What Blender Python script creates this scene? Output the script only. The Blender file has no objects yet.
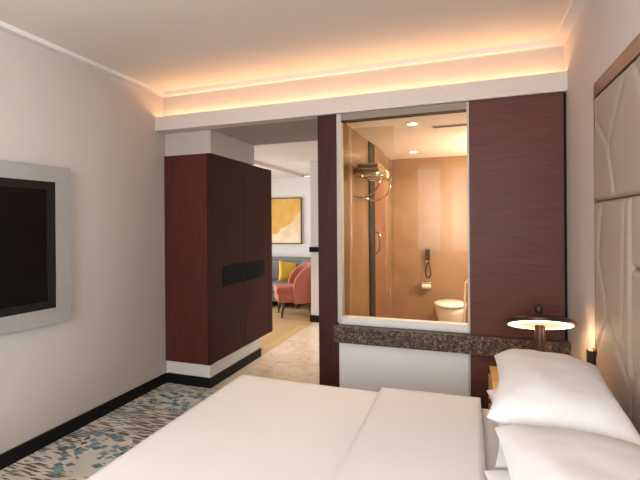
import bpy, bmesh, math, random
from mathutils import Vector, Matrix, noise
random.seed(4)
SC = bpy.context.scene
COL = SC.collection
PI = math.pi
R = math.radians

# ------------------------------------------------------------------ materials
def lin(c):
    return tuple(((v/255)/12.92 if v/255 <= .04045 else ((v/255+.055)/1.055)**2.4) for v in c) + (1,)

def mat(name, rgb, rough=.6, metal=0, spec=.5, coat=0):
    m = bpy.data.materials.new(name); m.use_nodes = True
    b = m.node_tree.nodes['Principled BSDF']
    b.inputs['Base Color'].default_value = lin(rgb)
    b.inputs['Roughness'].default_value = rough
    b.inputs['Metallic'].default_value = metal
    b.inputs['Specular IOR Level'].default_value = spec
    b.inputs['Coat Weight'].default_value = coat
    return m

class NT:
    def __init__(s, m):
        s.t = m.node_tree; s.n = s.t.nodes; s.l = s.t.links; s.b = s.n['Principled BSDF']
    def new(s, typ, **kw):
        n = s.n.new(typ)
        for k, v in kw.items():
            if k.startswith('i_'):
                n.inputs[k[2:].replace('_', ' ')].default_value = v
            else: setattr(n, k, v)
        return n
    def link(s, a, b): s.l.new(a, b)
    def coord(s, scale=(1,1,1), rot=(0,0,0), loc=(0,0,0), src='Object'):
        tc = s.new('ShaderNodeTexCoord'); mp = s.new('ShaderNodeMapping')
        mp.inputs['Scale'].default_value = scale; mp.inputs['Rotation'].default_value = rot
        mp.inputs['Location'].default_value = loc
        s.link(tc.outputs[src], mp.inputs['Vector']); return mp.outputs['Vector']
    def ramp(s, fac, stops, interp='LINEAR'):
        r = s.new('ShaderNodeValToRGB'); r.color_ramp.interpolation = interp
        e = r.color_ramp.elements
        while len(e) < len(stops): e.new(.5)
        for el, (p, c) in zip(e, stops): el.position = p; el.color = lin(c)
        s.link(fac, r.inputs['Fac']); return r.outputs['Color']
    def math(s, op, a, b=None, c=None):
        n = s.new('ShaderNodeMath', operation=op)
        for i, v in enumerate((a, b, c)):
            if v is None: continue
            if isinstance(v, (int, float)): n.inputs[i].default_value = v
            else: s.link(v, n.inputs[i])
        return n.outputs[0]
    def mix(s, fac, a, b, blend='MIX'):
        n = s.new('ShaderNodeMix', data_type='RGBA', blend_type=blend)
        for sock, v in ((n.inputs[0], fac), (n.inputs[6], a), (n.inputs[7], b)):
            if isinstance(v, (int, float)): sock.default_value = v
            elif isinstance(v, tuple): sock.default_value = v
            else: s.link(v, sock)
        return n.outputs[2]
    def bump(s, h, strength=.2, dist=.01):
        n = s.new('ShaderNodeBump', i_Strength=strength, i_Distance=dist)
        s.link(h, n.inputs['Height']); s.link(n.outputs[0], s.b.inputs['Normal'])

def noise_mat(name, c1, c2, scale=(1,1,1), nscale=5, rough=.6, detail=4, bump=0, spec=.5, coat=0, stops=(.3,.7), metal=0):
    m = mat(name, c1, rough, metal, spec, coat); t = NT(m)
    v = t.coord(scale)
    n = t.new('ShaderNodeTexNoise', i_Scale=nscale, i_Detail=detail)
    t.link(v, n.inputs['Vector'])
    c = t.ramp(n.outputs['Fac'], [(stops[0], c1), (stops[1], c2)])
    t.link(c, t.b.inputs['Base Color'])
    if bump: t.bump(n.outputs['Fac'], bump, .01)
    return m

M = {}
M['wall'] = noise_mat('painted_wall', (183,172,163), (187,176,167), nscale=120, rough=.85, bump=.03)
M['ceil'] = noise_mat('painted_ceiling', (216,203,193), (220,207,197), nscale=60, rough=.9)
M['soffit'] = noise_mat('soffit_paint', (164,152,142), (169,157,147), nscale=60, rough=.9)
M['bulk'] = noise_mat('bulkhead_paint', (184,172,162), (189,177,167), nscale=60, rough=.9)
M['white'] = noise_mat('white_paint', (214,208,203), (220,214,209), nscale=40, rough=.6)
M['beam'] = noise_mat('beam_paint', (206,194,186), (211,199,191), nscale=40, rough=.8)
M['whitepanel'] = noise_mat('white_panel', (222,218,216), (228,224,221), nscale=3, rough=.35)
M['bathwall'] = None
M['black'] = noise_mat('black_baseboard', (14,14,17), (20,20,23), nscale=30, rough=.5, spec=.2)
M['blackvoid'] = mat('black_gap', (8,8,8), .9)
M['alu'] = noise_mat('satin_aluminium', (196,190,184), (204,198,192), nscale=30, rough=.35, metal=.3)
M['frame'] = noise_mat('grey_frame', (178,170,162), (186,178,170), nscale=30, rough=.5)
M['header'] = noise_mat('shaded_header', (142,126,112), (148,132,118), nscale=30, rough=.6)  # darker frame tone: the shade on the top member put into its colour
M['tvframe'] = noise_mat('champagne_frame', (152,146,141), (158,152,147), nscale=30, rough=.4, metal=.2)
M['chrome'] = mat('chrome', (225,222,218), .12, 1)
M['bronze'] = noise_mat('dark_bronze', (62,46,38), (74,54,44), nscale=25, rough=.35, metal=.6)
M['linen'] = noise_mat('white_linen', (224,218,217), (228,222,221), nscale=300, rough=.9, bump=.04)
M['porcelain'] = mat('porcelain', (232,226,216), .12, 0, .5, .3)
M['salmon'] = noise_mat('salmon_upholstery', (172,98,78), (182,106,86), nscale=60, rough=.8, bump=.1)
M['greyfab'] = noise_mat('grey_upholstery', (112,112,112), (128,127,126), nscale=80, rough=.9, bump=.1)
M['yellow'] = noise_mat('mustard_fabric', (224,176,60), (232,186,72), nscale=80, rough=.9, bump=.1)
M['darkwood'] = noise_mat('dark_leg_wood', (70,40,26), (92,54,34), scale=(1,1,.1), nscale=30, rough=.5)
M['towel'] = noise_mat('cream_towel', (220,205,180), (236,222,198), nscale=120, rough=1, bump=.5)
M['towelbrown'] = noise_mat('brown_towel', (128,98,72), (148,114,86), nscale=120, rough=1, bump=.5)
M['tvscreen'] = mat('tv_screen', (5,5,6), .25, 0, .35)
M['tvbezel'] = mat('tv_bezel', (11,11,12), .4)
M['greyrug'] = noise_mat('grey_rug', (120,116,112), (150,146,140), nscale=40, rough=1, bump=.3)
M['toekick'] = noise_mat('grey_handle_metal', (34,34,36), (42,42,44), scale=(1,1,.1), nscale=60, rough=.8, spec=.05)

def wood(name, c1, c2, grain='z', rough=.35, spec=.4, coat=.1, gs=1.0):
    m = mat(name, c1, rough, 0, spec, coat); t = NT(m)
    sc = {'z': (14,14,.9), 'x': (.9,14,14), 'y': (14,.9,14)}[grain]
    v = t.coord(tuple(k*gs for k in sc))
    n = t.new('ShaderNodeTexNoise', i_Scale=3.0, i_Detail=6, i_Distortion=.6)
    t.link(v, n.inputs['Vector'])
    v2 = t.coord(tuple(k*gs*9 if k > 1 else k*gs*2 for k in sc))
    n2 = t.new('ShaderNodeTexNoise', i_Scale=3.0, i_Detail=3); t.link(v2, n2.inputs['Vector'])
    f = t.math('ADD', t.math('MULTIPLY', n.outputs['Fac'], .75), t.math('MULTIPLY', n2.outputs['Fac'], .25))
    c = t.ramp(f, [(.33, c1), (.67, c2)])
    t.link(c, t.b.inputs['Base Color']); t.bump(n2.outputs['Fac'], .05, .003)
    return m
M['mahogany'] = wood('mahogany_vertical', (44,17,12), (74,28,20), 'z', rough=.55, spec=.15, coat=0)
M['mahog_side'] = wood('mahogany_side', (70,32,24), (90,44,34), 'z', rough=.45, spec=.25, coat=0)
M['wenge'] = wood('dark_mahogany_panel', (84,48,37), (98,57,46), 'x', rough=.5, spec=.25, coat=0, gs=1.2)
M['wengepost'] = wood('dark_mahogany_post', (52,20,18), (72,30,26), 'z', rough=.5, spec=.25, coat=0)
M['reveal'] = wood('brown_reveal', (110,72,56), (134,90,70), 'y', rough=.4)
M['oak'] = wood('light_oak', (196,158,108), (216,180,130), 'x', rough=.5)

def wallpaper():
    m = mat('woven_wallpaper', (188,176,170), .8); t = NT(m)
    v = t.coord((1, 60, 220)); n = t.new('ShaderNodeTexNoise', i_Scale=3.0, i_Detail=3); t.link(v, n.inputs['Vector'])
    c = t.ramp(n.outputs['Fac'], [(.3, (186,172,164)), (.7, (208,194,187))]); t.link(c, t.b.inputs['Base Color'])
    t.bump(n.outputs['Fac'], .15, .003); return m
M['paper'] = wallpaper()

def granite():
    m = mat('brown_granite', (80,62,50), .4, 0, .3); t = NT(m)
    v = t.coord()
    vo = t.new('ShaderNodeTexVoronoi', i_Scale=85.0); t.link(v, vo.inputs['Vector'])
    n = t.new('ShaderNodeTexNoise', i_Scale=34.0, i_Detail=5); t.link(v, n.inputs['Vector'])
    sep = t.new('ShaderNodeSeparateColor'); t.link(vo.outputs['Color'], sep.inputs[0])
    f = t.math('ADD', t.math('MULTIPLY', sep.outputs[0], .6), t.math('MULTIPLY', n.outputs['Fac'], .5))
    c = t.ramp(f, [(.25, (44,33,28)), (.5, (76,59,48)), (.7, (94,76,63)), (.88, (140,120,102))])
    t.link(c, t.b.inputs['Base Color']); return m
M['granite'] = granite()

def carpet():
    m = mat('patterned_carpet', (190,182,172), .95, 0, .1); t = NT(m)
    wv = t.coord()
    big = t.new('ShaderNodeTexVoronoi', i_Scale=2.4, distance='CHEBYCHEV'); t.link(wv, big.inputs['Vector'])
    bs = t.new('ShaderNodeSeparateColor'); t.link(big.outputs['Color'], bs.inputs[0])
    dense = t.new('ShaderNodeTexNoise', i_Scale=2.6, i_Detail=2); t.link(wv, dense.inputs['Vector'])
    def layer(rot, sx, sy, thr):
        v = t.coord((sx, sy, 1), (0, 0, rot))
        nz = t.new('ShaderNodeTexNoise', i_Scale=1.2, i_Detail=1); t.link(v, nz.inputs['Vector'])
        vm = t.new('ShaderNodeVectorMath', operation='ADD'); t.link(v, vm.inputs[0])
        vs = t.new('ShaderNodeVectorMath', operation='SCALE'); t.link(nz.outputs['Color'], vs.inputs[0]); vs.inputs['Scale'].default_value = .35
        t.link(vs.outputs[0], vm.inputs[1])
        vo = t.new('ShaderNodeTexVoronoi', i_Scale=1.0, distance='CHEBYCHEV', i_Randomness=.8); t.link(vm.outputs[0], vo.inputs['Vector'])
        sp = t.new('ShaderNodeSeparateColor'); t.link(vo.outputs['Color'], sp.inputs[0])
        inside = t.math('LESS_THAN', vo.outputs['Distance'], .43)
        return sp, inside
    A, ia = layer(R(22), 8, 60, 0)
    B, ib = layer(R(24), 14, 20, 0)
    sel = t.math('GREATER_THAN', bs.outputs[0], .45)
    pick = lambda a, b: t.math('ADD', t.math('MULTIPLY', a, sel), t.math('MULTIPLY', b, t.math('SUBTRACT', 1, sel)))
    rnd = pick(A.outputs[0], B.outputs[0]); rnd2 = pick(A.outputs[1], B.outputs[1]); ins = pick(ia, ib)
    dn = t.math('MULTIPLY', t.math('SUBTRACT', dense.outputs['Fac'], .5), 1.6)
    on = t.math('MULTIPLY', t.math('GREATER_THAN', t.math('ADD', rnd, dn), .12), ins)
    hue = t.math('ADD', t.math('MULTIPLY', t.math('SUBTRACT', 1, sel), .42), t.math('ADD', t.math('MULTIPLY', bs.outputs[1], .25), t.math('MULTIPLY', rnd2, .33)))
    c = t.ramp(hue, [(0, (96,80,60)), (.2, (124,108,86)), (.34, (112,132,138)), (.46, (90,76,60)), (.56, (116,142,150)), (.74, (92,120,132)), (.9, (144,158,158))], 'CONSTANT')
    base_n = t.new('ShaderNodeTexNoise', i_Scale=5.0, i_Detail=3); t.link(wv, base_n.inputs['Vector'])
    base = t.ramp(base_n.outputs['Fac'], [(.3, (198,192,182)), (.7, (220,214,204))])
    col = t.mix(t.math('MULTIPLY', on, .95), base, c)
    t.link(col, t.b.inputs['Base Color'])
    f = t.new('ShaderNodeTexNoise', i_Scale=500.0); t.link(wv, f.inputs['Vector']); t.bump(f.outputs['Fac'], .4, .004)
    return m
M['carpet'] = carpet()

def marble():
    m = mat('beige_marble_tile', (206,186,160), .16, 0, .5); t = NT(m)
    v = t.coord()
    br = t.new('ShaderNodeTexBrick', offset=.5, i_Scale=1.0, i_Mortar_Size=.003, i_Mortar_Smooth=.1, i_Bias=0.0, i_Brick_Width=.6, i_Row_Height=.3)
    br.inputs['Color1'].default_value = lin((236,220,198)); br.inputs['Color2'].default_value = lin((224,204,180)); br.inputs['Mortar'].default_value = lin((168,142,112))
    t.link(v, br.inputs['Vector'])
    n = t.new('ShaderNodeTexNoise', i_Scale=4.0, i_Detail=8, i_Distortion=1.5); t.link(v, n.inputs['Vector'])
    vein = t.ramp(n.outputs['Fac'], [(.35, (226,208,182)), (.5, (246,236,224)), (.65, (228,210,186))])
    col = t.mix(.6, br.outputs['Color'], vein, 'MULTIPLY')
    col = t.mix(.25, col, vein)
    t.link(col, t.b.inputs['Base Color']); return m
M['marble'] = marble()

def planks():
    m = mat('blond_floor_planks', (200,168,124), .35); t = NT(m)
    v = t.coord((1,1,1), (0,0,R(90)))
    br = t.new('ShaderNodeTexBrick', i_Scale=1.0, i_Mortar_Size=.002, i_Brick_Width=1.4, i_Row_Height=.16)
    br.inputs['Color1'].default_value = lin((204,170,126)); br.inputs['Color2'].default_value = lin((184,148,106)); br.inputs['Mortar'].default_value = lin((140,108,74))
    t.link(v, br.inputs['Vector']); t.link(br.outputs['Color'], t.b.inputs['Base Color']); return m
M['planks'] = planks()

def bathtile(name, c1, c2):
    m = mat(name, c1, .22, 0, .5); t = NT(m)
    v = t.coord()
    n = t.new('ShaderNodeTexNoise', i_Scale=2.2, i_Detail=7, i_Distortion=1.0); t.link(v, n.inputs['Vector'])
    c = t.ramp(n.outputs['Fac'], [(.35, c1), (.65, c2)]); t.link(c, t.b.inputs['Base Color']); return m
M['bathwall'] = bathtile('golden_beige_tile', (142,110,82), (153,119,89))
M['bathfloor'] = bathtile('bath_floor_tile', (186,160,128), (200,174,142))
M['bathdoor'] = wood('bath_door_wood', (120,76,50), (140,92,62), 'z', gs=.5)

def leather():
    return noise_mat('taupe_leather', (160,142,128), (167,149,135), nscale=90, rough=.6, bump=.08, spec=.25)
M['leather'] = leather()

def glass(name, tint, ior=1.5, gl=1.0):
    m = bpy.data.materials.new(name); m.use_nodes = True; t = m.node_tree; n = t.nodes; n.clear()
    o = n.new('ShaderNodeOutputMaterial'); tr = n.new('ShaderNodeBsdfTransparent'); g = n.new('ShaderNodeBsdfGlossy')
    tr.inputs[0].default_value = tint; g.inputs['Roughness'].default_value = 0.0; g.inputs[0].default_value = (gl,gl,gl,1)
    f = n.new('ShaderNodeFresnel'); f.inputs[0].default_value = ior; mx = n.new('ShaderNodeMixShader')
    t.links.new(f.outputs[0], mx.inputs[0]); t.links.new(tr.outputs[0], mx.inputs[1]); t.links.new(g.outputs[0], mx.inputs[2])
    t.links.new(mx.outputs[0], o.inputs[0]); return m
M['glass'] = glass('bathroom_glass', (.97,.94,.88,1), 1.12)
M['winglass'] = glass('window_glass', (.98,.98,.98,1))
M['shglass'] = glass('shower_glass', (.96,.96,.93,1), 1.35)

def emit(name, rgb, s):
    m = bpy.data.materials.new(name); m.use_nodes = True; t = m.node_tree; t.nodes.clear()
    o = t.nodes.new('ShaderNodeOutputMaterial'); e = t.nodes.new('ShaderNodeEmission')
    e.inputs[0].default_value = lin(rgb); e.inputs[1].default_value = s; t.links.new(e.outputs[0], o.inputs[0]); return m
M['led'] = emit('warm_led', (255,200,146), 16)
M['lampglow'] = emit('lamp_diffuser', (255,214,156), 4)
M['lampdim'] = emit('lamp_inner_glow', (255,196,140), .75)
M['downglow'] = emit('downlight_glow', (255,226,180), 14)

def painting():
    m = mat('abstract_canvas', (232,180,84), .8); t = NT(m)
    v = t.coord(src='Object')
    sx = t.new('ShaderNodeSeparateXYZ'); t.link(v, sx.inputs[0])
    n = t.new('ShaderNodeTexNoise', i_Scale=2.6, i_Detail=4); t.link(v, n.inputs['Vector'])
    # cream field below a ragged rising edge
    f = t.math('ADD', t.math('SUBTRACT', t.math('MULTIPLY', sx.outputs['X'], .68), sx.outputs['Z']), t.math('MULTIPLY', t.math('SUBTRACT', n.outputs['Fac'], .5), .6))
    cream = t.math('GREATER_THAN', f, .30)
    n2 = t.new('ShaderNodeTexNoise', i_Scale=3.0, i_Detail=5); t.link(v, n2.inputs['Vector'])
    oc = t.ramp(n2.outputs['Fac'], [(.35, (214,160,72)), (.65, (226,178,96))])
    cc = t.ramp(n2.outputs['Fac'], [(.4, (240,220,190)), (.6, (228,196,150))])
    wv = t.new('ShaderNodeTexWave', i_Scale=.8, i_Distortion=9.0, i_Detail=2.0); t.link(v, wv.inputs['Vector'])
    ln = t.math('LESS_THAN', t.math('ABSOLUTE', t.math('SUBTRACT', wv.outputs['Fac'], .5)), .035)
    oc = t.mix(t.math('MULTIPLY', ln, .6), oc, lin((190,130,50)))
    t.link(t.mix(cream, oc, cc), t.b.inputs['Base Color']); return m
M['art'] = painting()

# ------------------------------------------------------------------ helpers
def link(o, parent=None):
    COL.objects.link(o)
    if parent is not None: o.parent = parent
    return o
def obj(name, bm, m, parent=None, smooth=False, autosmooth=None):
    me = bpy.data.meshes.new(name)
    bmesh.ops.recalc_face_normals(bm, faces=bm.faces[:]); bm.to_mesh(me); bm.free()
    me.materials.append(m)
    if smooth or autosmooth:
        for p in me.polygons: p.use_smooth = True
    if autosmooth: me.set_sharp_from_angle(angle=R(autosmooth))
    return link(bpy.data.objects.new(name, me), parent)
def thing(name, label, cat, loc=(0,0,0), rotz=0, group=None):
    o = bpy.data.objects.new(name, None); link(o); o.location = loc; o.rotation_euler = (0,0,rotz)
    o.empty_display_size = .1
    return tag(o, label, cat, group)
def tag(o, label, cat, group=None):
    o['label'] = label; o['category'] = cat
    if group: o['group'] = group
    return o
def struct(name, bm, m, parent=None, **kw):
    o = obj(name, bm, m, parent, **kw)
    if parent is None: o['kind'] = 'structure'
    return o
def bx(bm, x0, x1, y0, y1, z0, z1, bev=0, seg=2):
    r = bmesh.ops.create_cube(bm, size=1.0)
    for v in r['verts']:
        v.co = Vector(((x0+x1)/2 + v.co.x*(x1-x0), (y0+y1)/2 + v.co.y*(y1-y0), (z0+z1)/2 + v.co.z*(z1-z0)))
    if bev:
        es = list({e for v in r['verts'] for e in v.link_edges})
        bmesh.ops.bevel(bm, geom=es, offset=bev, segments=seg, profile=.7, affect='EDGES')
    return bm
def box(*a, **k): return bx(bmesh.new(), *a, **k)
def lathe(bm, prof, c=(0,0,0), n=40):
    rings = []
    for r, z in prof:
        rings.append([bm.verts.new((c[0]+r*math.cos(2*PI*i/n), c[1]+r*math.sin(2*PI*i/n), c[2]+z)) for i in range(n)] if r > 1e-5 else [bm.verts.new((c[0], c[1], c[2]+z))])
    for a, b in zip(rings, rings[1:]):
        for i in range(n):
            j = (i+1) % n
            if len(a) == 1 and len(b) == 1: continue
            if len(a) == 1: bm.faces.new((a[0], b[i], b[j]))
            elif len(b) == 1: bm.faces.new((a[i], a[j], b[0]))
            else: bm.faces.new((a[i], a[j], b[j], b[i]))
    return bm
def tube(bm, pts, r, n=10, r2=None):
    pts = [Vector(p) for p in pts]; rings = []; prev = None
    for k, p in enumerate(pts):
        d = (pts[min(k+1, len(pts)-1)] - pts[max(k-1, 0)]).normalized()
        a = prev - d*prev.dot(d) if prev is not None else d.orthogonal()
        a.normalize(); prev = a; b = d.cross(a)
        rr = r if r2 is None else r + (r2-r)*k/(len(pts)-1)
        rings.append([bm.verts.new(p + a*rr*math.cos(2*PI*i/n) + b*rr*math.sin(2*PI*i/n)) for i in range(n)])
    for a, b in zip(rings, rings[1:]):
        for i in range(n): bm.faces.new((a[i], a[(i+1)%n], b[(i+1)%n], b[i]))
    bm.faces.new(rings[0]); bm.faces.new(rings[-1][::-1]); return bm
def bez(pts, n=8):
    out = []
    P = [Vector(p) for p in pts]
    for i in range(len(P)-1):
        p0, p1, p2, p3 = P[max(i-1,0)], P[i], P[i+1], P[min(i+2,len(P)-1)]
        for k in range(n):
            t = k/n
            out.append(.5*((2*p1)+(-p0+p2)*t+(2*p0-5*p1+4*p2-p3)*t*t+(-p0+3*p1-3*p2+p3)*t**3))
    out.append(P[-1]); return out

# ------------------------------------------------------------------ dimensions
XL, XR, ZC = -2.929, .682, 2.95
YB = 3.558            # back wall of the bedroom (above the beam)
YF, ZB0, ZB1 = 3.436, 2.548, 2.687
YP = 3.456            # partition face
YR = -2.0             # rear (window) wall
XW, YW1, ZW0, ZW1 = -2.396, 4.97, .226, 2.314
XREC = .668           # headboard recess face
ZRAIL = 2.305
ZH = 2.385            # headboard recess top
YH0, YH1 = .24, 2.765

# ------------------------------------------------------------------ room shell
struct('floor', box(XL-.1, .9, YR-.1, 3.47, -.1, 0), M['carpet'])
struct('floor', box(XL, -2.395, 3.47, 3.60, -.1, 0), M['carpet'])
struct('floor', box(-2.395, -1.15, 3.47, 8.5, -.1, 0), M['marble'])
struct('floor', box(-6.2, -2.395, 3.60, 8.5, -.1, 0), M['planks'])
struct('floor', box(-1.15, .9, 3.47, 6.4, -.1, 0), M['bathfloor'])
struct('ceiling', box(XL-.1, .9, YR-.1, YB+.1, ZC, ZC+.1), M['ceil'])
SW = (-1.75, .05, .85, 2.65)     # unseen side windows behind the camera, added for fill light (y0, y1, z0, z1)
b = box(XL-.1, XL, SW[1], 4.62, 0, ZC); bx(b, XL-.1, XL, YR-.1, SW[0], 0, ZC); bx(b, XL-.1, XL, SW[0], SW[1], 0, SW[2]); bx(b, XL-.1, XL, SW[0], SW[1], SW[3], ZC)
struct('wall_left', b, M['wall'])
struct('wall_back', box(XL, .8, YB, YB+.08, ZB0+.045, ZC), M['wall'])
# right wall with the recess of the headboard
b = box(XR, .86, YH1, YB, 0, ZC); bx(b, XR, .86, SW[1], YH1, ZH, ZC); bx(b, XR, .86, YR-.1, SW[0], ZH, ZC); bx(b, XR, .86, SW[0], SW[1], SW[3], ZC); bx(b, XR, .86, SW[1], YH0, 0, ZH); bx(b, XR, .86, YR-.1, SW[0], 0, ZH); bx(b, XR, .86, SW[0], SW[1], 0, SW[2])
struct('wall_right', b, M['paper'])
struct('wall_right', box(.80, .86, YH0, YH1, 0, ZH), M['wall'])
# lining of the recess
struct('trim_3', box(XR-.004, .80, YH0, YH1, ZRAIL, ZH, bev=.002), M['reveal'])
struct('trim_6', box(XR-.004, .80, YH1-.010, YH1, 0, ZRAIL), M['reveal'])
struct('trim_7', box(XR-.004, .80, YH0, YH0+.010, 0, ZRAIL), M['reveal'])
# crown (flat cornice strip)
CR, CZ = .06, ZC-.034
b = box(XL, XL+CR, YR, YB-CR, CZ, ZC); bx(b, XL, XR, YB-CR, YB, CZ, ZC); bx(b, XR-CR-.02, XR, YR, YB-CR, CZ, ZC)
struct('trim_1', b, M['white'])
# light trough beam
b = box(XL, XR, YF, YB, ZB0, ZB0+.035); bx(b, XL, XR, YF, YF+.018, ZB0+.035, ZB1); bx(b, XL, XR, YF+.018, YB, ZB0+.035, ZB0+.11)
struct('trim_2', b, M['beam'])
# soffit of the partition and of the corridor
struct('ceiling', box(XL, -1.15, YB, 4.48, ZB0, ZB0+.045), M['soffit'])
struct('ceiling', box(-1.15, .80, YB, 4.48, ZB0, ZB0+.045), M['ceil'])
# living room
struct('ceiling', box(-3.31, -1.2, 4.48, 8.5, 2.66, 2.72), M['ceil'])
b = box(-6.2, -3.31, 4.48, 8.5, 2.62, 2.72)
struct('ceiling', b, M['ceil'])
struct('wall_back', box(-6.2, -2.45, 8.35, 8.5, 0, 2.62), M['white'])
struct('wall_pier', box(-2.45, -1.2, 6.55, 8.5, 0, 2.66), M['white'])
bpy.data.objects['wall_pier'].name = 'wall_corridor'
struct('wall_corridor', box(-1.22, -1.15, 3.60, 6.55, 0, 2.548), M['white'])
struct('trim_4', box(-2.47, -1.24, 6.53, 6.55, 1.155, 1.238), M['black'])
struct('baseboard_corridor', box(-2.465, -1.24, 6.53, 6.55, 0, .112), M['black'])
struct('wall_front', box(-6.2, XL-.1, 4.45, 4.62, 0, 2.62), M['wall'])
# wardrobe plinth wall and bulkhead
struct('wall_left', box(XL, XW-.012, YB+.02, 4.62, 0, ZW0-.004), M['white'])
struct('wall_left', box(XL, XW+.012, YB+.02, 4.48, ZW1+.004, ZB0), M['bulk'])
# baseboards
struct('baseboard_left', box(XL, XL+.016, YR, YB+.004, 0, .098), M['black'])
b = box(XL+.016, XW+.004, YB+.004, YB+.02, 0, .098); bx(b, XW-.012, XW+.004, YB+.02, 4.64, 0, .098); bx(b, XL, XW-.012, 4.62, 4.64, 0, .098)
struct('baseboard_back', b, M['black'])
struct('baseboard_living', box(-6.1, -2.45, 8.335, 8.35, 0, .1), M['black'])

# rear wall with the bedroom's windows (behind the camera)
wins = [(-1.0, -.49), (-.32, .64)]
Z0w, Z1w = 1.03, 2.78
b = bmesh.new(); xs = [XL] + [v for w in wins for v in w] + [XR]
for i in range(0, len(xs), 2): bx(b, xs[i], xs[i+1], YR-.1, YR, 0, ZC)
for a, c in wins: bx(b, a, c, YR-.1, YR, 0, Z0w); bx(b, a, c, YR-.1, YR, Z1w, ZC)
struct('wall_rear', b, M['wall'])
for k, (a, c) in enumerate(wins):
    b = bmesh.new(); t_ = .03
    bx(b, a, a+t_, YR-.08, YR-.02, Z0w, Z1w); bx(b, c-t_, c, YR-.08, YR-.02, Z0w, Z1w)
    bx(b, a+t_, c-t_, YR-.08, YR-.02, Z0w, Z0w+t_); bx(b, a+t_, c-t_, YR-.08, YR-.02, Z1w-t_, Z1w)
    w = struct('window_%d' % (k+2), b, M['white'])
    obj('pane', box(a+t_, c-t_, YR-.055, YR-.045, Z0w+t_, Z1w-t_), M['winglass'], w)
for k, (xa, xb, nm) in enumerate(((XL-.1, XL, 'wall_left'), (XR, .86, 'wall_right'))):
    a, c, z0_, z1_ = SW
    b = box(xa+.02, xb-.02, a, a+.03, z0_, z1_); bx(b, xa+.02, xb-.02, c-.03, c, z0_, z1_); bx(b, xa+.02, xb-.02, a+.03, c-.03, z0_, z0_+.03); bx(b, xa+.02, xb-.02, a+.03, c-.03, z1_-.03, z1_)
    w = struct('window_%d' % (k+6), b, M['white'])  # unseen side window, added to light the room evenly
    obj('pane', box((xa+xb)/2-.005, (xa+xb)/2+.005, a+.03, c-.03, z0_+.03, z1_-.03), M['winglass'], w)
# living room left wall with window
b = box(-6.2, -6.1, 4.6, 5.2, 0, 2.62); bx(b, -6.2, -6.1, 7.8, 8.35, 0, 2.62); bx(b, -6.2, -6.1, 5.2, 7.8, 0, .5); bx(b, -6.2, -6.1, 5.2, 7.8, 2.45, 2.62)
struct('wall_left', b, M['white'])
w = struct('window_5', bx(bx(box(-6.19, -6.12, 5.2, 5.25, .5, 2.45), -6.19, -6.12, 7.75, 7.8, .5, 2.45), -6.19, -6.12, 5.25, 7.75, .5, .55), M['white'])
obj('pane', box(-6.16, -6.15, 5.25, 7.75, .55, 2.45), M['winglass'], w)

# ------------------------------------------------------------------ LED strip in the trough
tag(obj('light_strip', box(XL+.02, XR-.02, 3.500, 3.516, ZB0+.112, ZB0+.122), M['led']),
    'warm orange light strip lying in the ceiling trough above the wood panels', 'light strip')

# ------------------------------------------------------------------ partition
PX0, PX1, GX0, GX1 = -1.222, -1.052, -1.012, .000
t = struct('wall_panel', box(-1.045, -.0, 3.475, 3.50, 0, .78), M['whitepanel']); t.name = 'wall_partition'
post = obj('wooden_post', box(PX0, PX1, YP, 3.60, 0, ZB0-.002, bev=.002), M['wengepost'])
tag(post, 'narrow dark mahogany post left of the bathroom window, reaching the beam', 'post')
pan = obj('wooden_wall_panel', box(.016, .660, YP, 3.50, 0, ZB0-.002, bev=.002), M['wenge'])
tag(pan, 'wide dark red-brown wood panel between bathroom window and right wall', 'wall panel')
struct('gap_shade', box(.660, XR, YP+.03, 3.5, 0, ZB0-.002), M['blackvoid'])  # black filler strip standing in for the shade in the gap
# bathroom window
b = bmesh.new(); g0, g1 = .8155, 2.490
bx(b, PX1, GX0, 3.462, 3.53, g0-.05, ZB0-.002)
bx(b, GX1, .016, 3.462, 3.53, 0, ZB0-.002)
w1 = struct('window_1', b, M['frame'])
obj('window_sill', box(GX0, GX1, 3.455, 3.54, g0-.05, g0, bev=.004), M['white'], w1)
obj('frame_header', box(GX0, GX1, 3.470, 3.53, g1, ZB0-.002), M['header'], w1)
obj('frame_strip', box(GX0, GX1, 3.468, 3.52, g1-.012, g1), M['bronze'], w1)
obj('pane', box(GX0, GX1, 3.488, 3.496, g0, g1-.012), M['glass'], w1)
ledge = thing('stone_ledge', 'polished brown granite ledge running under the bathroom window', 'ledge', (-.2, 3.41, .618))
obj('slab', box(-1.068+.2, XR+.2-.001, -.04, .045, 0, .137, bev=.004), M['granite'], ledge)

# ------------------------------------------------------------------ bathroom
struct('wall_bath', box(-1.15, -1.05, 3.60, 6.3, 0, ZB0), M['bathwall'])
struct('wall_bath', box(-1.05, .80, 6.2, 6.3, 0, ZB0), M['bathwall'])
struct('wall_bath', box(.80, .9, 3.56, 6.3, 0, ZB0), M['bathwall'])
struct('ceiling', box(-1.15, .80, 4.48, 6.3, ZB0, ZB0+.05), M['ceil'])
struct('ceiling', box(-1.05, .80, 3.54, 4.48, ZB0-.012, ZB0), M['ceil'])
d = thing('bathroom_door', 'full-height brown door in dark frame on the bathroom side wall', 'door', (-1.05, 5.1, 0))
obj('door_frame', box(-.0, .02, -.42, -.22, .0, 2.535), M['black'], d)
lf = obj('door_leaf', box(-.0, .03, -.22, .42, 0, 2.535), M['bathdoor'], d)
hb = tube(bmesh.new(), bez([(.02,-.2,1.27), (.07,-.2,1.28), (.085,-.2,1.39), (.07,-.2,1.50), (.02,-.2,1.51)]), .011)
obj('handle', hb, M['chrome'], lf, smooth=True)
# shower screen
s = thing('shower_screen', 'frameless clear glass panel standing in the bathroom just before the towel rack', 'shower screen', (-.83, 3.86, 0))
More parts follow.
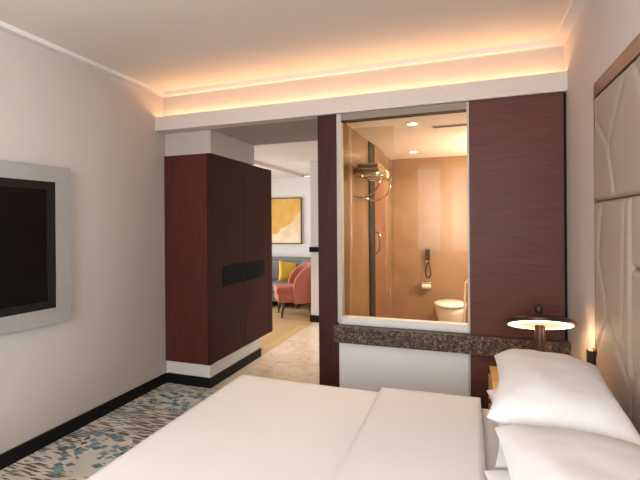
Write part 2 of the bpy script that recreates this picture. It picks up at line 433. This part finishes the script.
# towel rack
tr = thing('towel_rack', 'chrome hotel towel rack with shelf and lower rail on bathroom wall', 'towel rack', (-1.05, 4.30, 2.03))
Y0r, Y1r = -.32, .33
b = bmesh.new()
for k in range(5): tube(b, [(.05+.05*k, Y0r, .06), (.05+.05*k, Y1r, .06)], .006, 8)
for yy in (Y0r, Y1r): tube(b, [(.0, yy, .06), (.27, yy, .06)], .008, 8)
obj('shelf', b, M['chrome'], tr, smooth=True)
for yy in (Y0r+.02, Y1r-.02):
    obj('bracket', tube(bmesh.new(), bez([(.0, yy, -.15), (.10, yy, -.17), (.22, yy, -.1), (.26, yy, .0), (.25, yy, .06)]), .008, 8), M['chrome'], tr, smooth=True)
obj('rail', tube(bmesh.new(), [(.10, Y0r, -.17), (.10, Y1r, -.17)], .009, 8), M['chrome'], tr, smooth=True)
def towel(bm, x0, x1, y0, y1, z0, z1):
    bx(bm, x0, x1, y0, y1, z0, z1, bev=(z1-z0)*.42, seg=4)
    return bm
tag(obj('folded_towel', towel(towel(bmesh.new(), -1.02, -.79, 3.99, 4.40, 2.096, 2.148), -1.01, -.80, 4.01, 4.39, 2.146, 2.196), M['towelbrown'], smooth=True), 'brown folded towel lying on the rack shelf, nearest the window', 'towel', 'towels on the bathroom rack')
tag(obj('folded_towel', towel(bmesh.new(), -1.02, -.80, 4.41, 4.62, 2.098, 2.185), M['towel'], smooth=True), 'cream rolled towel at the far end of the rack shelf', 'towel', 'towels on the bathroom rack')
# toilet
tl = thing('toilet', 'pale toilet seen through the lower right of the bathroom glass', 'toilet', (-.22, 5.86, .10), 0)
def oval(bm, prof, ax=1.0, ay=1.0, n=32):
    k = len(bm.verts); lathe(bm, prof, (0,0,0), n); bm.verts.ensure_lookup_table()
    for v in list(bm.verts)[k:]: v.co.x *= ax; v.co.y *= ay
    return bm
obj('bowl', oval(bmesh.new(), [(0,.08), (.10,.09), (.15,.2), (.19,.33), (.205,.42), (.15,.42), (0,.3)], 1, 1.2), M['porcelain'], tl, smooth=True)
obj('seat_lid', oval(bmesh.new(), [(0,.425), (.2,.425), (.212,.435), (.208,.455), (.17,.468), (0,.47)], 1, 1.25), M['porcelain'], tl, smooth=True)
obj('wall_fixing', box(-.17, .17, .12, .335, .12, .40, bev=.04, seg=3), M['porcelain'], tl, autosmooth=40)
# hand sprayer with hose and paper holder on the back wall
sp = thing('hand_sprayer', 'dark handheld sprayer with looping hose hanging on bathroom back wall', 'shower head', (-.534, 6.2, 1.06))
obj('spray_head', box(-.03, .03, -.06, -.01, .03, .2, bev=.015), M['bronze'], sp)
obj('hose', tube(bmesh.new(), bez([(0,-.04,.04), (.03,-.05,-.08), (.04,-.05,-.18), (0,-.05,-.22), (-.03,-.05,-.14), (0,-.03,.0)]), .009), M['bronze'], sp, smooth=True)
obj('wall_bracket', box(-.02, .02, -.02, 0, .0, .06), M['chrome'], sp)
ph = thing('paper_holder', 'chrome toilet paper holder with white roll on bathroom back wall', 'toilet paper holder', (-.55, 6.2, .73))
rb = lathe(bmesh.new(), [(0,-.06),(.045,-.06),(.045,.06),(0,.06)]); rb.transform(Matrix.Translation((0,-.06,0)) @ Matrix.Rotation(PI/2, 4, 'Y'))
obj('paper_roll', rb, M['porcelain'], ph, autosmooth=40)
obj('cover', box(-.075, .075, -.115, 0, .045, .055, bev=.004), M['chrome'], ph)
gb = thing('grab_bar', 'pale upright grab bar beside the toilet in the bathroom', 'grab bar', (-.03, 5.35, 0))
obj('rail', tube(bmesh.new(), bez([(-.01,0,.0), (-.01,0,.5), (0,0,.86), (.02,.0,.90), (.04,0,.86), (.04,0,.0)], 6), .012), M['porcelain'], gb, smooth=True)
# shower glass panels (frameless) – edge visible as thin vertical lines
obj('glass_sheet', box(-.20, .20, -.004, .004, .02, 2.5), M['shglass'], s)
obj('floor_clamp', box(-.17, -.12, -.012, .012, 0, .05), M['chrome'], s); obj('floor_clamp', box(.12, .17, -.012, .012, 0, .05), M['chrome'], s)
# bathroom downlights & ceiling grille
def downlight(x, y, lab):
    dl = thing('downlight', lab, 'ceiling light', (x, y, ZB0-.012), 0, 'bathroom ceiling downlights')
    obj('trim_ring', lathe(bmesh.new(), [(.045,0), (.06,0), (.062,-.004), (.045,-.008), (.045,0)]), M['white'], dl, smooth=True)
    obj('lens', lathe(bmesh.new(), [(0,-.002), (.045,-.002), (.045,-.004), (0,-.006)]), M['downglow'], dl)
    return dl
downlight(-.475, 3.99, 'round recessed downlight glowing nearest the bathroom window')
d2 = downlight(-.66, 5.62, 'smaller looking recessed downlight deeper in the bathroom, by back wall'); d2.location.z = ZB0
d3 = downlight(-1.62, 5.35, 'added unseen downlight brightening the corridor marble, hidden by the post'); d3.location.z = 2.66; del d3['group']  # fixture for the added corridor light, out of view
vt = thing('ceiling_grille', 'thin dark linear air grille in the bathroom ceiling', 'air vent', (-.12, 4.20, ZB0-.012))
obj('grille_frame', box(-.19, .34, -.03, .03, -.008, 0), M['alu'], vt); obj('slot', box(-.18, .33, -.02, .02, -.011, -.008), M['bronze'], vt)

# ------------------------------------------------------------------ wardrobe
wd = thing('wardrobe', 'tall mahogany wardrobe with black handle plates raised above a white plinth', 'wardrobe', (-2.66, 4.27, ZW0))
ox, oy, oz = 2.66, -4.27, -ZW0
YWD = YB
b = box(XL+.004+ox, XW-.022+ox, YWD+oy, YW1+oy, 0, ZW1-ZW0, bev=.002)
obj('body', b, M['mahog_side'], wd)
H = ZW1-ZW0
obj('stile', box(XW-.022+ox, XW+ox, YWD+oy, 3.655+oy, 0, H, bev=.001), M['mahogany'], wd)
obj('stile', box(XW-.022+ox, XW+ox, 4.875+oy, YW1+oy, 0, H, bev=.001), M['mahogany'], wd)
for (a, c) in ((3.658, 4.262), (4.268, 4.872)):
    dr = obj('door', box(XW-.022+ox, XW-.002+ox, a+oy, c+oy, .002, H-.002, bev=.001), M['mahogany'], wd)
    ha, hc = (3.80, c-.004) if a < 4 else (a+.022, 4.752)
    obj('handle', box(XW-.002+ox, XW+.003+ox, ha+oy, hc+oy, .968+oz, 1.180+oz, bev=.001), M['toekick'], dr)
obj('finger_slot', box(XW-.002+ox, XW+.001+ox, 4.262+oy, 4.288+oy, .968+oz, 1.182+oz), M['blackvoid'], wd)

# ------------------------------------------------------------------ TV
tv = thing('television', 'black television in a wide champagne frame mounted on the left wall', 'television', (-2.815, 2.385, 1.47), R(-5))
Wt, Ht = 1.72, 1.14   # extends towards -y from its far edge
fw_ = .115
b = box(-.055, 0, -Wt, 0, -Ht/2, -Ht/2+fw_, bev=.003); bx(b, -.055, 0, -Wt, 0, Ht/2-fw_, Ht/2, bev=.003)
bx(b, -.055, 0, -fw_, 0, -Ht/2+fw_, Ht/2-fw_); bx(b, -.055, 0, -Wt, -Wt+fw_, -Ht/2+fw_, Ht/2-fw_)
obj('outer_frame', b, M['tvframe'], tv)
b = bmesh.new(); q = .055; yi0, yi1, zi = -Wt+fw_, -fw_, Ht/2-fw_
bx(b, -.04, -.006, yi0, yi1, -zi, -zi+q); bx(b, -.04, -.006, yi0, yi1, zi-q, zi); bx(b, -.04, -.006, yi1-q, yi1, -zi+q, zi-q); bx(b, -.04, -.006, yi0, yi0+q, -zi+q, zi-q)
obj('bezel', b, M['tvbezel'], tv)
obj('screen', box(-.04, -.016, yi0+q, yi1-q, -zi+q, zi-q), M['tvscreen'], tv)
obj('wall_mount', box(-.1, -.055, -1.1, -.6, -.2, .2), M['black'], tv)

# ------------------------------------------------------------------ headboard
hd = thing('headboard', 'tall quilted taupe leather headboard set in the right wall recess', 'headboard', (XREC, 1.5, 0))
def segd(p, a, c):
    ax, ay = a; cx, cy = c; dx, dy = cx-ax, cy-ay
    t = max(0, min(1, ((p[0]-ax)*dx+(p[1]-ay)*dy)/(dx*dx+dy*dy)))
    return math.hypot(p[0]-ax-t*dx, p[1]-ay-t*dy)
# seams (world y, z)
SE = [((2.50,1.99),(2.19,2.36)), ((2.50,1.99),(2.71,2.17)), ((2.50,1.99),(2.39,1.72)), ((2.19,2.36),(2.02,2.10)), ((2.02,2.10),(1.80,1.72)),
      ((2.27,1.72),(2.31,1.05)), ((2.68,1.42),(2.53,1.14)), ((2.53,1.14),(2.76,.84)), ((2.53,1.14),(2.22,.88)), ((2.68,1.42),(2.60,1.72)),
      ((2.22,.88),(2.05,1.05)), ((2.22,.88),(2.31,.60)), ((1.60,1.72),(1.75,1.42)), ((1.75,1.42),(1.45,1.10)), ((1.45,1.10),(1.75,.7)), ((1.60,2.38),(1.35,2.0)), ((1.35,2.0),(1.5,1.72)),
      ((1.35,2.0),(.9,2.2)), ((.9,2.2),(.6,1.72)), ((1.0,1.72),(.8,1.3)), ((.8,1.3),(.4,1.0)), ((.8,1.3),(1.1,.7))]
panels = [(YH0+.014, YH1-.014, 1.722, ZRAIL-.004), (2.195, YH1-.014, .3, 1.716), (YH0+.014, 2.189, 1.404, 1.716), (YH0+.014, 2.189, .3, 1.398)]
for (y0, y1, z0, z1) in panels:
    b = bmesh.new(); st = .0135
    ny, nz = max(2, int((y1-y0)/st)), max(2, int((z1-z0)/st)); g = []
    for i in range(ny+1):
        row = []
        for j in range(nz+1):
            y = y0+(y1-y0)*i/ny; z = z0+(z1-z0)*j/nz
            e = min(y-y0, y1-y, z-z0, z1-z)
            h = 0.020*(1-max(0, 1-e/.028)**2.2)
            dd = min(segd((y, z), a, c) for a, c in SE)
            h -= .008*math.exp(-(dd/.010)**2) + .005*math.exp(-dd/.03)
            row.append(b.verts.new((.022-h, y-1.5, z)))
        g.append(row)
    for i in range(ny):
        for j in range(nz): b.faces.new((g[i][j], g[i][j+1], g[i+1][j+1], g[i+1][j]))
    # border back to the board
    ed = [e for e in b.edges if e.is_boundary]
    r = bmesh.ops.extrude_edge_only(b, edges=ed)
    for v in r['geom']:
        if isinstance(v, bmesh.types.BMVert): v.co.x = .03
    obj('upholstered_panel', b, M['leather'], hd, smooth=True)
obj('backing', box(.03, .09, YH0-1.5+.013, YH1-1.5-.013, .02, ZRAIL-.004), M['bronze'], hd)

# ------------------------------------------------------------------ bed
BX0, BX1, BY0, BY1 = -1.40, .665, .50, 2.50
bed = thing('bed', 'wide double bed in white linen, its head against the quilted headboard', 'bed', (-.3, 1.5, 0))
def rel(bm): bm.transform(Matrix.Translation((.3, -1.5, 0))); return bm
obj('base', rel(box(BX0+.06, BX1, BY0+.06, BY1-.06, .06, .30, bev=.01)), M['leather'], bed)
obj('mattress', rel(box(BX0+.01, BX1, BY0+.01, BY1-.01, .30, .592, bev=.05, seg=5)), M['linen'], bed, autosmooth=40)
for x in (BX0+.15, BX1-.1):
    for y in (BY0+.15, BY1-.15): obj('leg', rel(lathe(bmesh.new(), [(0,0), (.025,0), (.03,.06), (0,.06)], (x, y, 0), 12)), M['darkwood'], bed)

def drape(x0, x1, y0, y1, z, drop, r, skirts, nseed=0, amp=.004, step=.03, thick=.02, farbulge=0):
    """sheet lying on [x0,x1]x[y0,y1] at height z, hanging over the sides flagged in skirts (x-, x+, y-, y+)"""
    L = r*PI/2 + drop
    def axis(a, c, s0, s1):
        lo = a-(L if s0 else 0); hi = c+(L if s1 else 0); n = int((hi-lo)/step)
        return [lo+(hi-lo)*i/n for i in range(n+1)]
    us = axis(x0+r*skirts[0], x1-r*skirts[1], skirts[0], skirts[1]); vs = axis(y0+r*skirts[2], y1-r*skirts[3], skirts[2], skirts[3])
    ax0, ax1, ay0, ay1 = x0+r*skirts[0], x1-r*skirts[1], y0+r*skirts[2], y1-r*skirts[3]
    b = bmesh.new(); g = []
    for u in us:
        row = []
        for v in vs:
            cx, cy = min(max(u, ax0), ax1), min(max(v, ay0), ay1)
            ex, ey = u-cx, v-cy; e = math.hypot(ex, ey)
            zz = z
            px, py = cx, cy
            if e > 1e-6:
                dx, dy = ex/e, ey/e
                if e < r*PI/2: a = e/r; px += dx*r*math.sin(a); py += dy*r*math.sin(a); zz = z-r*(1-math.cos(a))
                else: px += dx*(r+.02*math.sin((u+v)*9)*min(1, (e-r*PI/2)/.2)); py += dy*(r+.02*math.sin((u-v)*9)*min(1, (e-r*PI/2)/.2)); zz = z-r-min(e-r*PI/2, drop)
            w = noise.noise(Vector((u*1.6+nseed, v*1.3, 0)))*amp*1.6 + noise.noise(Vector((u*6+nseed, v*3, 3)))*amp*.5
            # a soft crown across the middle of the sheet
            zz += w
            py += farbulge*max(0, (px-x0)/(x1-x0))*max(0, (py-1.5))
            row.append(b.verts.new((px, py, zz)))
        g.append(row)
    for i in range(len(us)-1):
        for j in range(len(vs)-1): b.faces.new((g[i][j], g[i+1][j], g[i+1][j+1], g[i][j+1]))
    return b
def sheet(name, bm, parent, thick=.012):
    o = obj(name, bm, M['linen'], parent, smooth=True)
    md = o.modifiers.new('thickness', 'SOLIDIFY'); md.thickness = thick; md.offset = -1
    return o
dv = thing('duvet', 'smooth white duvet spread over the bed, its top end folded back', 'duvet', (-.6, 1.5, .62))
def rd(bm): bm.transform(Matrix.Translation((.6, -1.5, -.62))); return bm
sheet('cover', rd(drape(-1.445, .035, .46, 2.49, .620, .24, .055, (1,0,1,1), 1.0, .004)), dv, .018)
sheet('folded_top', rd(drape(-.485, .062, .44, 2.52, .640, .16, .06, (0,0,1,1), 5.0, .003, farbulge=.02)), dv, .014)

def pillow(name, c, hx, hy, T, tilt, label, seed, rz=0):
    b = bmesh.new(); N = 44
    def S(s, t, side):
        # outline pinched between the corners
        px = hx*s*(1-.13*(1-t*t)*abs(s)**3 ); py = hy*t*(1-.05*(1-s*s)*abs(t)**3)
        a = max(0, 1-abs(s)**2.6); d = max(0, 1-abs(t)**2.6)
        h = T*(a*d)**.46
        w = noise.noise(Vector((s*2+seed, t*2, side)))*.011 + noise.noise(Vector((s*5+seed, t*7, side)))*.004
        cr = (abs(s)*abs(t))**3
        w += .012*math.sin(9*(s-t*math.copysign(1, s*t)))*cr*(1-cr)*2
        h = h*(1 if side > 0 else .72) + w*min(1, (a*d)**.5*2)
        # corners of the case lift slightly
        return (px, py, side*h)
    top = [[None]*(N+1) for _ in range(N+1)]; bot = [[None]*(N+1) for _ in range(N+1)]
    for i in range(N+1):
        for j in range(N+1):
            s = math.sin((i/N*2-1)*PI/2); t_ = math.sin((j/N*2-1)*PI/2)
            top[i][j] = b.verts.new(S(s, t_, 1))
            bot[i][j] = top[i][j] if i in (0, N) or j in (0, N) else b.verts.new(S(s, t_, -1))
    for i in range(N):
        for j in range(N):
            b.faces.new((top[i][j], top[i+1][j], top[i+1][j+1], top[i][j+1]))
            b.faces.new((bot[i][j+1], bot[i+1][j+1], bot[i+1][j], bot[i][j]))
    o = obj(name, b, M['linen'], None, smooth=True)
    o.location = c; o.rotation_euler = (0, -R(tilt), R(rz))
    return tag(o, label, 'pillow', 'white pillows on the bed')
pillow('pillow', (.372, 2.11, .69), .28, .39, .085, 2, 'white pillow at the lamp side, underneath of its stack', 1.3)
pillow('pillow', (.350, 2.10, .855), .252, .41, .118, -3, 'plump white pillow at the lamp side, topmost of its stack', 2.9, -5)
pillow('pillow', (.352, 1.305, .685), .30, .39, .085, 2, 'white pillow away from the lamp, underneath of the near stack', 4.1)
pillow('pillow', (.345, 1.295, .832), .262, .385, .118, -3, 'plump white pillow filling the lower right corner, topmost of the near stack', 6.7, -1)

# ------------------------------------------------------------------ nightstand and lamp
ns = thing('nightstand', 'light wood bedside table holding the lamp, beside the bed', 'nightstand', (.425, 2.97, 0))
obj('body', box(-.275, .235, -.32, .32, .12, .545, bev=.004), M['oak'], ns)
obj('top', box(-.28, .24, -.33, .33, .545, .57, bev=.004), M['oak'], ns)
for zz in (.15, .35):
    dr = obj('drawer', box(-.290, -.275, -.29, .29, zz, zz+.175, bev=.003), M['oak'], ns)
    obj('knob', lathe(bmesh.new(), [(0,0), (.012,0), (.014,.012), (0,.016)], (0,0,0), 12), M['bronze'], dr).matrix_local = Matrix.Translation((-.290, 0, zz+.09)) @ Matrix.Rotation(-PI/2, 4, 'Y')
for x in (-.22, .20):
    for y in (-.28, .28): obj('leg', box(x-.02, x+.02, y-.02, y+.02, 0, .12), M['darkwood'], ns)
lp = thing('table_lamp', 'low bronze table lamp with a glowing tilted disc shade on the nightstand', 'lamp', (.425, 2.95, .57))
obj('base', lathe(bmesh.new(), [(0,0), (.07,0), (.075,.006), (.07,.014), (.03,.02), (0,.02)]), M['bronze'], lp, smooth=True)
obj('stem', lathe(bmesh.new(), [(0,.018), (.026,.018), (.030,.05), (.031,.38), (.024,.395), (0,.395)]), M['bronze'], lp, autosmooth=40)
# the shade leans towards the bed
hdv = Vector((-.145, -.99, 0)).normalized(); axis = Vector((0,0,1)).cross(hdv).normalized()
RM = Matrix.Translation((0,0,.395)) @ Matrix.Rotation(R(4), 4, hdv) @ Matrix.Rotation(-R(20.5), 4, axis)
b = lathe(bmesh.new(), [(.183,-.004), (.196,-.002), (.201,.008), (.196,.020), (.15,.040), (.06,.050), (.022,.052), (0,.052)], n=64); b.transform(RM)
sh = obj('shade', b, M['bronze'], lp, autosmooth=50)
b = lathe(bmesh.new(), [(.125,-.001), (.184,-.001), (.184,-.004), (.125,-.006), (.125,-.001)], n=64); b.transform(RM); obj('diffuser', b, M['lampglow'], lp)
b = lathe(bmesh.new(), [(0,-.001), (.125,-.001), (.125,-.003), (0,-.003)], n=48); b.transform(RM); obj('inner_disc', b, M['lampdim'], lp)
b = lathe(bmesh.new(), [(.015,.048), (.015,.070), (.024,.078), (.026,.108), (.016,.124), (0,.127)], n=20); b.transform(RM); obj('knob', b, M['bronze'], lp, smooth=True)
# reading light at the recess edge
rl = thing('reading_light', 'small brown reading light on the recess edge behind the lamp side pillows', 'wall light', (.66, 2.775, .82))
obj('wall_plate', box(.012, .022, -.03, .03, -.04, .06, bev=.002), M['bronze'], rl)
obj('head', box(-.02, .012, -.02, .02, -.05, .055, bev=.004), M['bronze'], rl)
obj('bulb', box(-.012, .008, -.012, .012, .055, .060), M['lampdim'], rl)

# ------------------------------------------------------------------ living room furniture
fr = thing('painting', 'abstract orange and cream painting in thin dark frame on the far wall', 'painting', (-3.94, 8.35, 1.695))
w2, h2 = .625, .495
b = box(-w2, w2, -.035, 0, -h2, -h2+.02); bx(b, -w2, w2, -.035, 0, h2-.02, h2); bx(b, -w2, -w2+.02, -.035, 0, -h2+.02, h2-.02); bx(b, w2-.02, w2, -.035, 0, -h2+.02, h2-.02)
obj('frame', b, M['darkwood'], fr); obj('canvas', box(-w2+.02, w2-.02, -.025, -.005, -h2+.02, h2-.02), M['art'], fr)

so = thing('sofa', 'grey upholstered sofa against the far wall under the painting', 'sofa', (-4.0, 7.85, 0))
obj('base', box(-1.0, 1.0, -.42, .42, .12, .30, bev=.03, seg=3), M['greyfab'], so, autosmooth=40)
for x in (-.82, .0): obj('seat_cushion', box(x, x+.815, -.44, .25, .30, .46, bev=.05, seg=4), M['greyfab'], so, autosmooth=50)
for x in (-.82, .0): obj('back_cushion', box(x, x+.815, .12, .32, .46, .84, bev=.06, seg=4), M['greyfab'], so, autosmooth=50)
obj('backrest', box(-1.0, 1.0, .30, .46, .2, .93, bev=.05, seg=4), M['greyfab'], so, autosmooth=50)
for s_ in (-1, 1):
    b = bmesh.new(); prof = bez([(0,-.44,.2), (0,-.45,.55), (0,-.36,.70), (0,-.1,.78), (0,.2,.88), (0,.45,.93)], 6)
    top = []
    for p in prof: top.append(p)
    x0_, x1_ = (.82, 1.0) if s_ > 0 else (-1.0, -.82)
    fr1 = [b.verts.new((x0_, p.y, p.z)) for p in top] + [b.verts.new((x0_, .45, .12)), b.verts.new((x0_, -.42, .12))]
    fr2 = [b.verts.new((x1_, v.co.y, v.co.z)) for v in fr1]
    b.faces.new(fr1); b.faces.new(fr2[::-1])
    for i in range(len(fr1)): j = (i+1) % len(fr1); b.faces.new((fr1[i], fr2[i], fr2[j], fr1[j]))
    bmesh.ops.bevel(b, geom=[e for e in b.edges if abs(e.verts[0].co.x-e.verts[1].co.x) < 1e-6], offset=.03, segments=3, affect='EDGES')
    obj('arm', b, M['greyfab'], so, autosmooth=60)
for x in (-.9, .9):
    for y in (-.36, .38): obj('leg', lathe(bmesh.new(), [(0,0), (.015,0), (.025,.12), (0,.12)], (x, y, 0), 12), M['darkwood'], so)
cu = pillow('cushion', (-3.42, 7.80, .66), .20, .21, .075, 0, 'mustard yellow cushion leaning on the grey sofa', 8.0)
cu['category'] = 'cushion'; del cu['group']; cu.data.materials[0] = M['yellow']; cu.rotation_euler = (R(72), R(10), R(48))

ac = thing('armchair', 'salmon pink barrel armchair with dark wooden legs beside the grey sofa', 'armchair', (-2.87, 7.02, 0), R(32))
# faces -x
obj('seat', box(-.40, .22, -.28, .28, .26, .44, bev=.07, seg=5), M['salmon'], ac, autosmooth=60)
obj('seat_cushion', box(-.42, .18, -.26, .26, .40, .53, bev=.055, seg=5), M['salmon'], ac, autosmooth=60)
b = bmesh.new(); NA, NT_ = 40, 8; outer = []; inner = []
for i in range(NA+1):
    a = -PI*.5 + PI*i/NA          # around the back, from the near arm to the far arm
    # straight arm parts then half round
    cx, cy = .0+.33*math.cos(a), .34*math.sin(a)
    k = abs(i/NA*2-1)
    top = .93 - .13*max(0, (k-.2)/.8)**2
    outer.append((cx, cy, top)); inner.append((cx-.085*math.cos(a), cy-.085*math.sin(a), top))
# prolong arms forward
for lst, off in ((outer, .0), (inner, -.085)):
    y_ = .34+off
    lst.insert(0, (-.09, -y_, .70)); lst.insert(0, (-.14, -y_, .56)); lst.append((-.09, y_, .70)); lst.append((-.14, y_, .56))
n_ = len(outer)
vo = [[b.verts.new((x, y, z)) for x, y, z in outer], [b.verts.new((x, y, z)) for x, y, z in inner],
      [b.verts.new((x, y, .24)) for x, y, z in inner], [b.verts.new((x*.97, y*.97, .24)) for x, y, z in outer]]
for i in range(n_-1):
    for q in range(4):
        q2 = (q+1) % 4; b.faces.new((vo[q][i], vo[q2][i], vo[q2][i+1], vo[q][i+1]))
b.faces.new([vo[q][0] for q in range(4)]); b.faces.new([vo[q][-1] for q in (3,2,1,0)])
o = obj('backrest', b, M['salmon'], ac, smooth=True)
md = o.modifiers.new('round', 'BEVEL'); md.width = .03; md.segments = 4; md.limit_method = 'ANGLE'
for x, y in ((-.30,-.22), (-.30,.22), (.22,-.2), (.22,.2)):
    sx_ = math.copysign(.03, x)
    obj('leg', tube(bmesh.new(), [(x+sx_, y*1.08, 0), (x, y, .27)], .014, 12, .032), M['darkwood'], ac, smooth=True)

# ------------------------------------------------------------------ lights
def area(name, loc, rot, sx, sy, power, rgb):
    l = bpy.data.lights.new(name, 'AREA'); l.shape = 'RECTANGLE'; l.size = sx; l.size_y = sy; l.energy = power; l.color = rgb[:3]
    o = bpy.data.objects.new(name, l); link(o); o.location = loc; o.rotation_euler = rot; return o
for a, c in wins:
    area('daylight', ((a+c)/2, YR-.12, (Z0w+Z1w)/2), (R(90), 0, 0), c-a-.04, Z1w-Z0w-.04, 42*(c-a), (.92, 1.0, 1.02))
area('daylight', (-6.25, 6.5, 1.5), (R(90), 0, R(-90)), 2.5, 1.9, 98, (.97, 1.0, .98))
area('daylight', (.89, (SW[0]+SW[1])/2, 1.75), (R(90), 0, R(90)), 1.72, 1.72, 122, (.92, 1.0, 1.02))  # fill light behind the added right side window
area('daylight', (XL-.13, (SW[0]+SW[1])/2, 1.75), (R(90), 0, R(-90)), 1.72, 1.72, 66, (.92, 1.0, 1.02))  # fill light behind the added left side window
def point(name, loc, power, rgb, size=.04, spot=None, rot=(0,0,0)):
    l = bpy.data.lights.new(name, 'SPOT' if spot else 'POINT'); l.energy = power; l.color = rgb; l.shadow_soft_size = size
    if spot: l.spot_size = R(spot); l.spot_blend = .8
    o = bpy.data.objects.new(name, l); link(o); o.location = loc; o.rotation_euler = rot; return o
warm = (1.0, .90, .74)
point('corridor_fill', (-1.62, 5.35, 2.6), 60, (1.0, .88, .74), .04, 75, (0, R(8), 0))  # added spot that brightens the marble floor
point('downlight_beam', (-.475, 3.99, ZB0-.03), 20, warm, .05, 150)
point('downlight_beam', (-.66, 5.62, ZB0-.03), 20, warm, .05, 150)
point('downlight_beam', (.3, 4.9, ZB0-.03), 20, warm, .05, 150)  # bathroom beam with no downlight fixture above it
point('bath_fill', (.70, 5.3, 1.85), 62, warm, .12)  # added unseen fill lamp brightening the bathroom and its ceiling
point('reading_beam', (.600, 2.85, .96), .45, (1.0, .62, .34), .03)

w = bpy.data.worlds.new('sky'); SC.world = w; w.use_nodes = True
w.node_tree.nodes['Background'].inputs[0].default_value = (.8, .86, 1, 1); w.node_tree.nodes['Background'].inputs[1].default_value = .8

# ------------------------------------------------------------------ camera
cam = bpy.data.cameras.new('camera'); co = bpy.data.objects.new('camera', cam); link(co)
yaw, pitch, roll, f, sy_ = R(19.2258), R(-.0573), R(-.4332), 422.53, -14.616
fw = Vector((-math.sin(yaw)*math.cos(pitch), math.cos(yaw)*math.cos(pitch), math.sin(pitch)))
rt = Vector((math.cos(yaw), math.sin(yaw), 0)); up = rt.cross(fw)
r2 = rt*math.cos(roll)+up*math.sin(roll); u2 = up*math.cos(roll)-rt*math.sin(roll)
mw = Matrix((r2, u2, -fw)).transposed().to_4x4(); mw.translation = Vector((0, 0, 1.6)); co.matrix_world = mw
cam.sensor_width = 36; cam.lens = f*36/640; cam.shift_y = sy_/640; cam.clip_start = .05
SC.camera = co
vs = SC.view_settings; vs.view_transform = 'Standard'; vs.look = 'None'; vs.gamma = 1; vs.use_curve_mapping = False; vs.exposure = 1.09
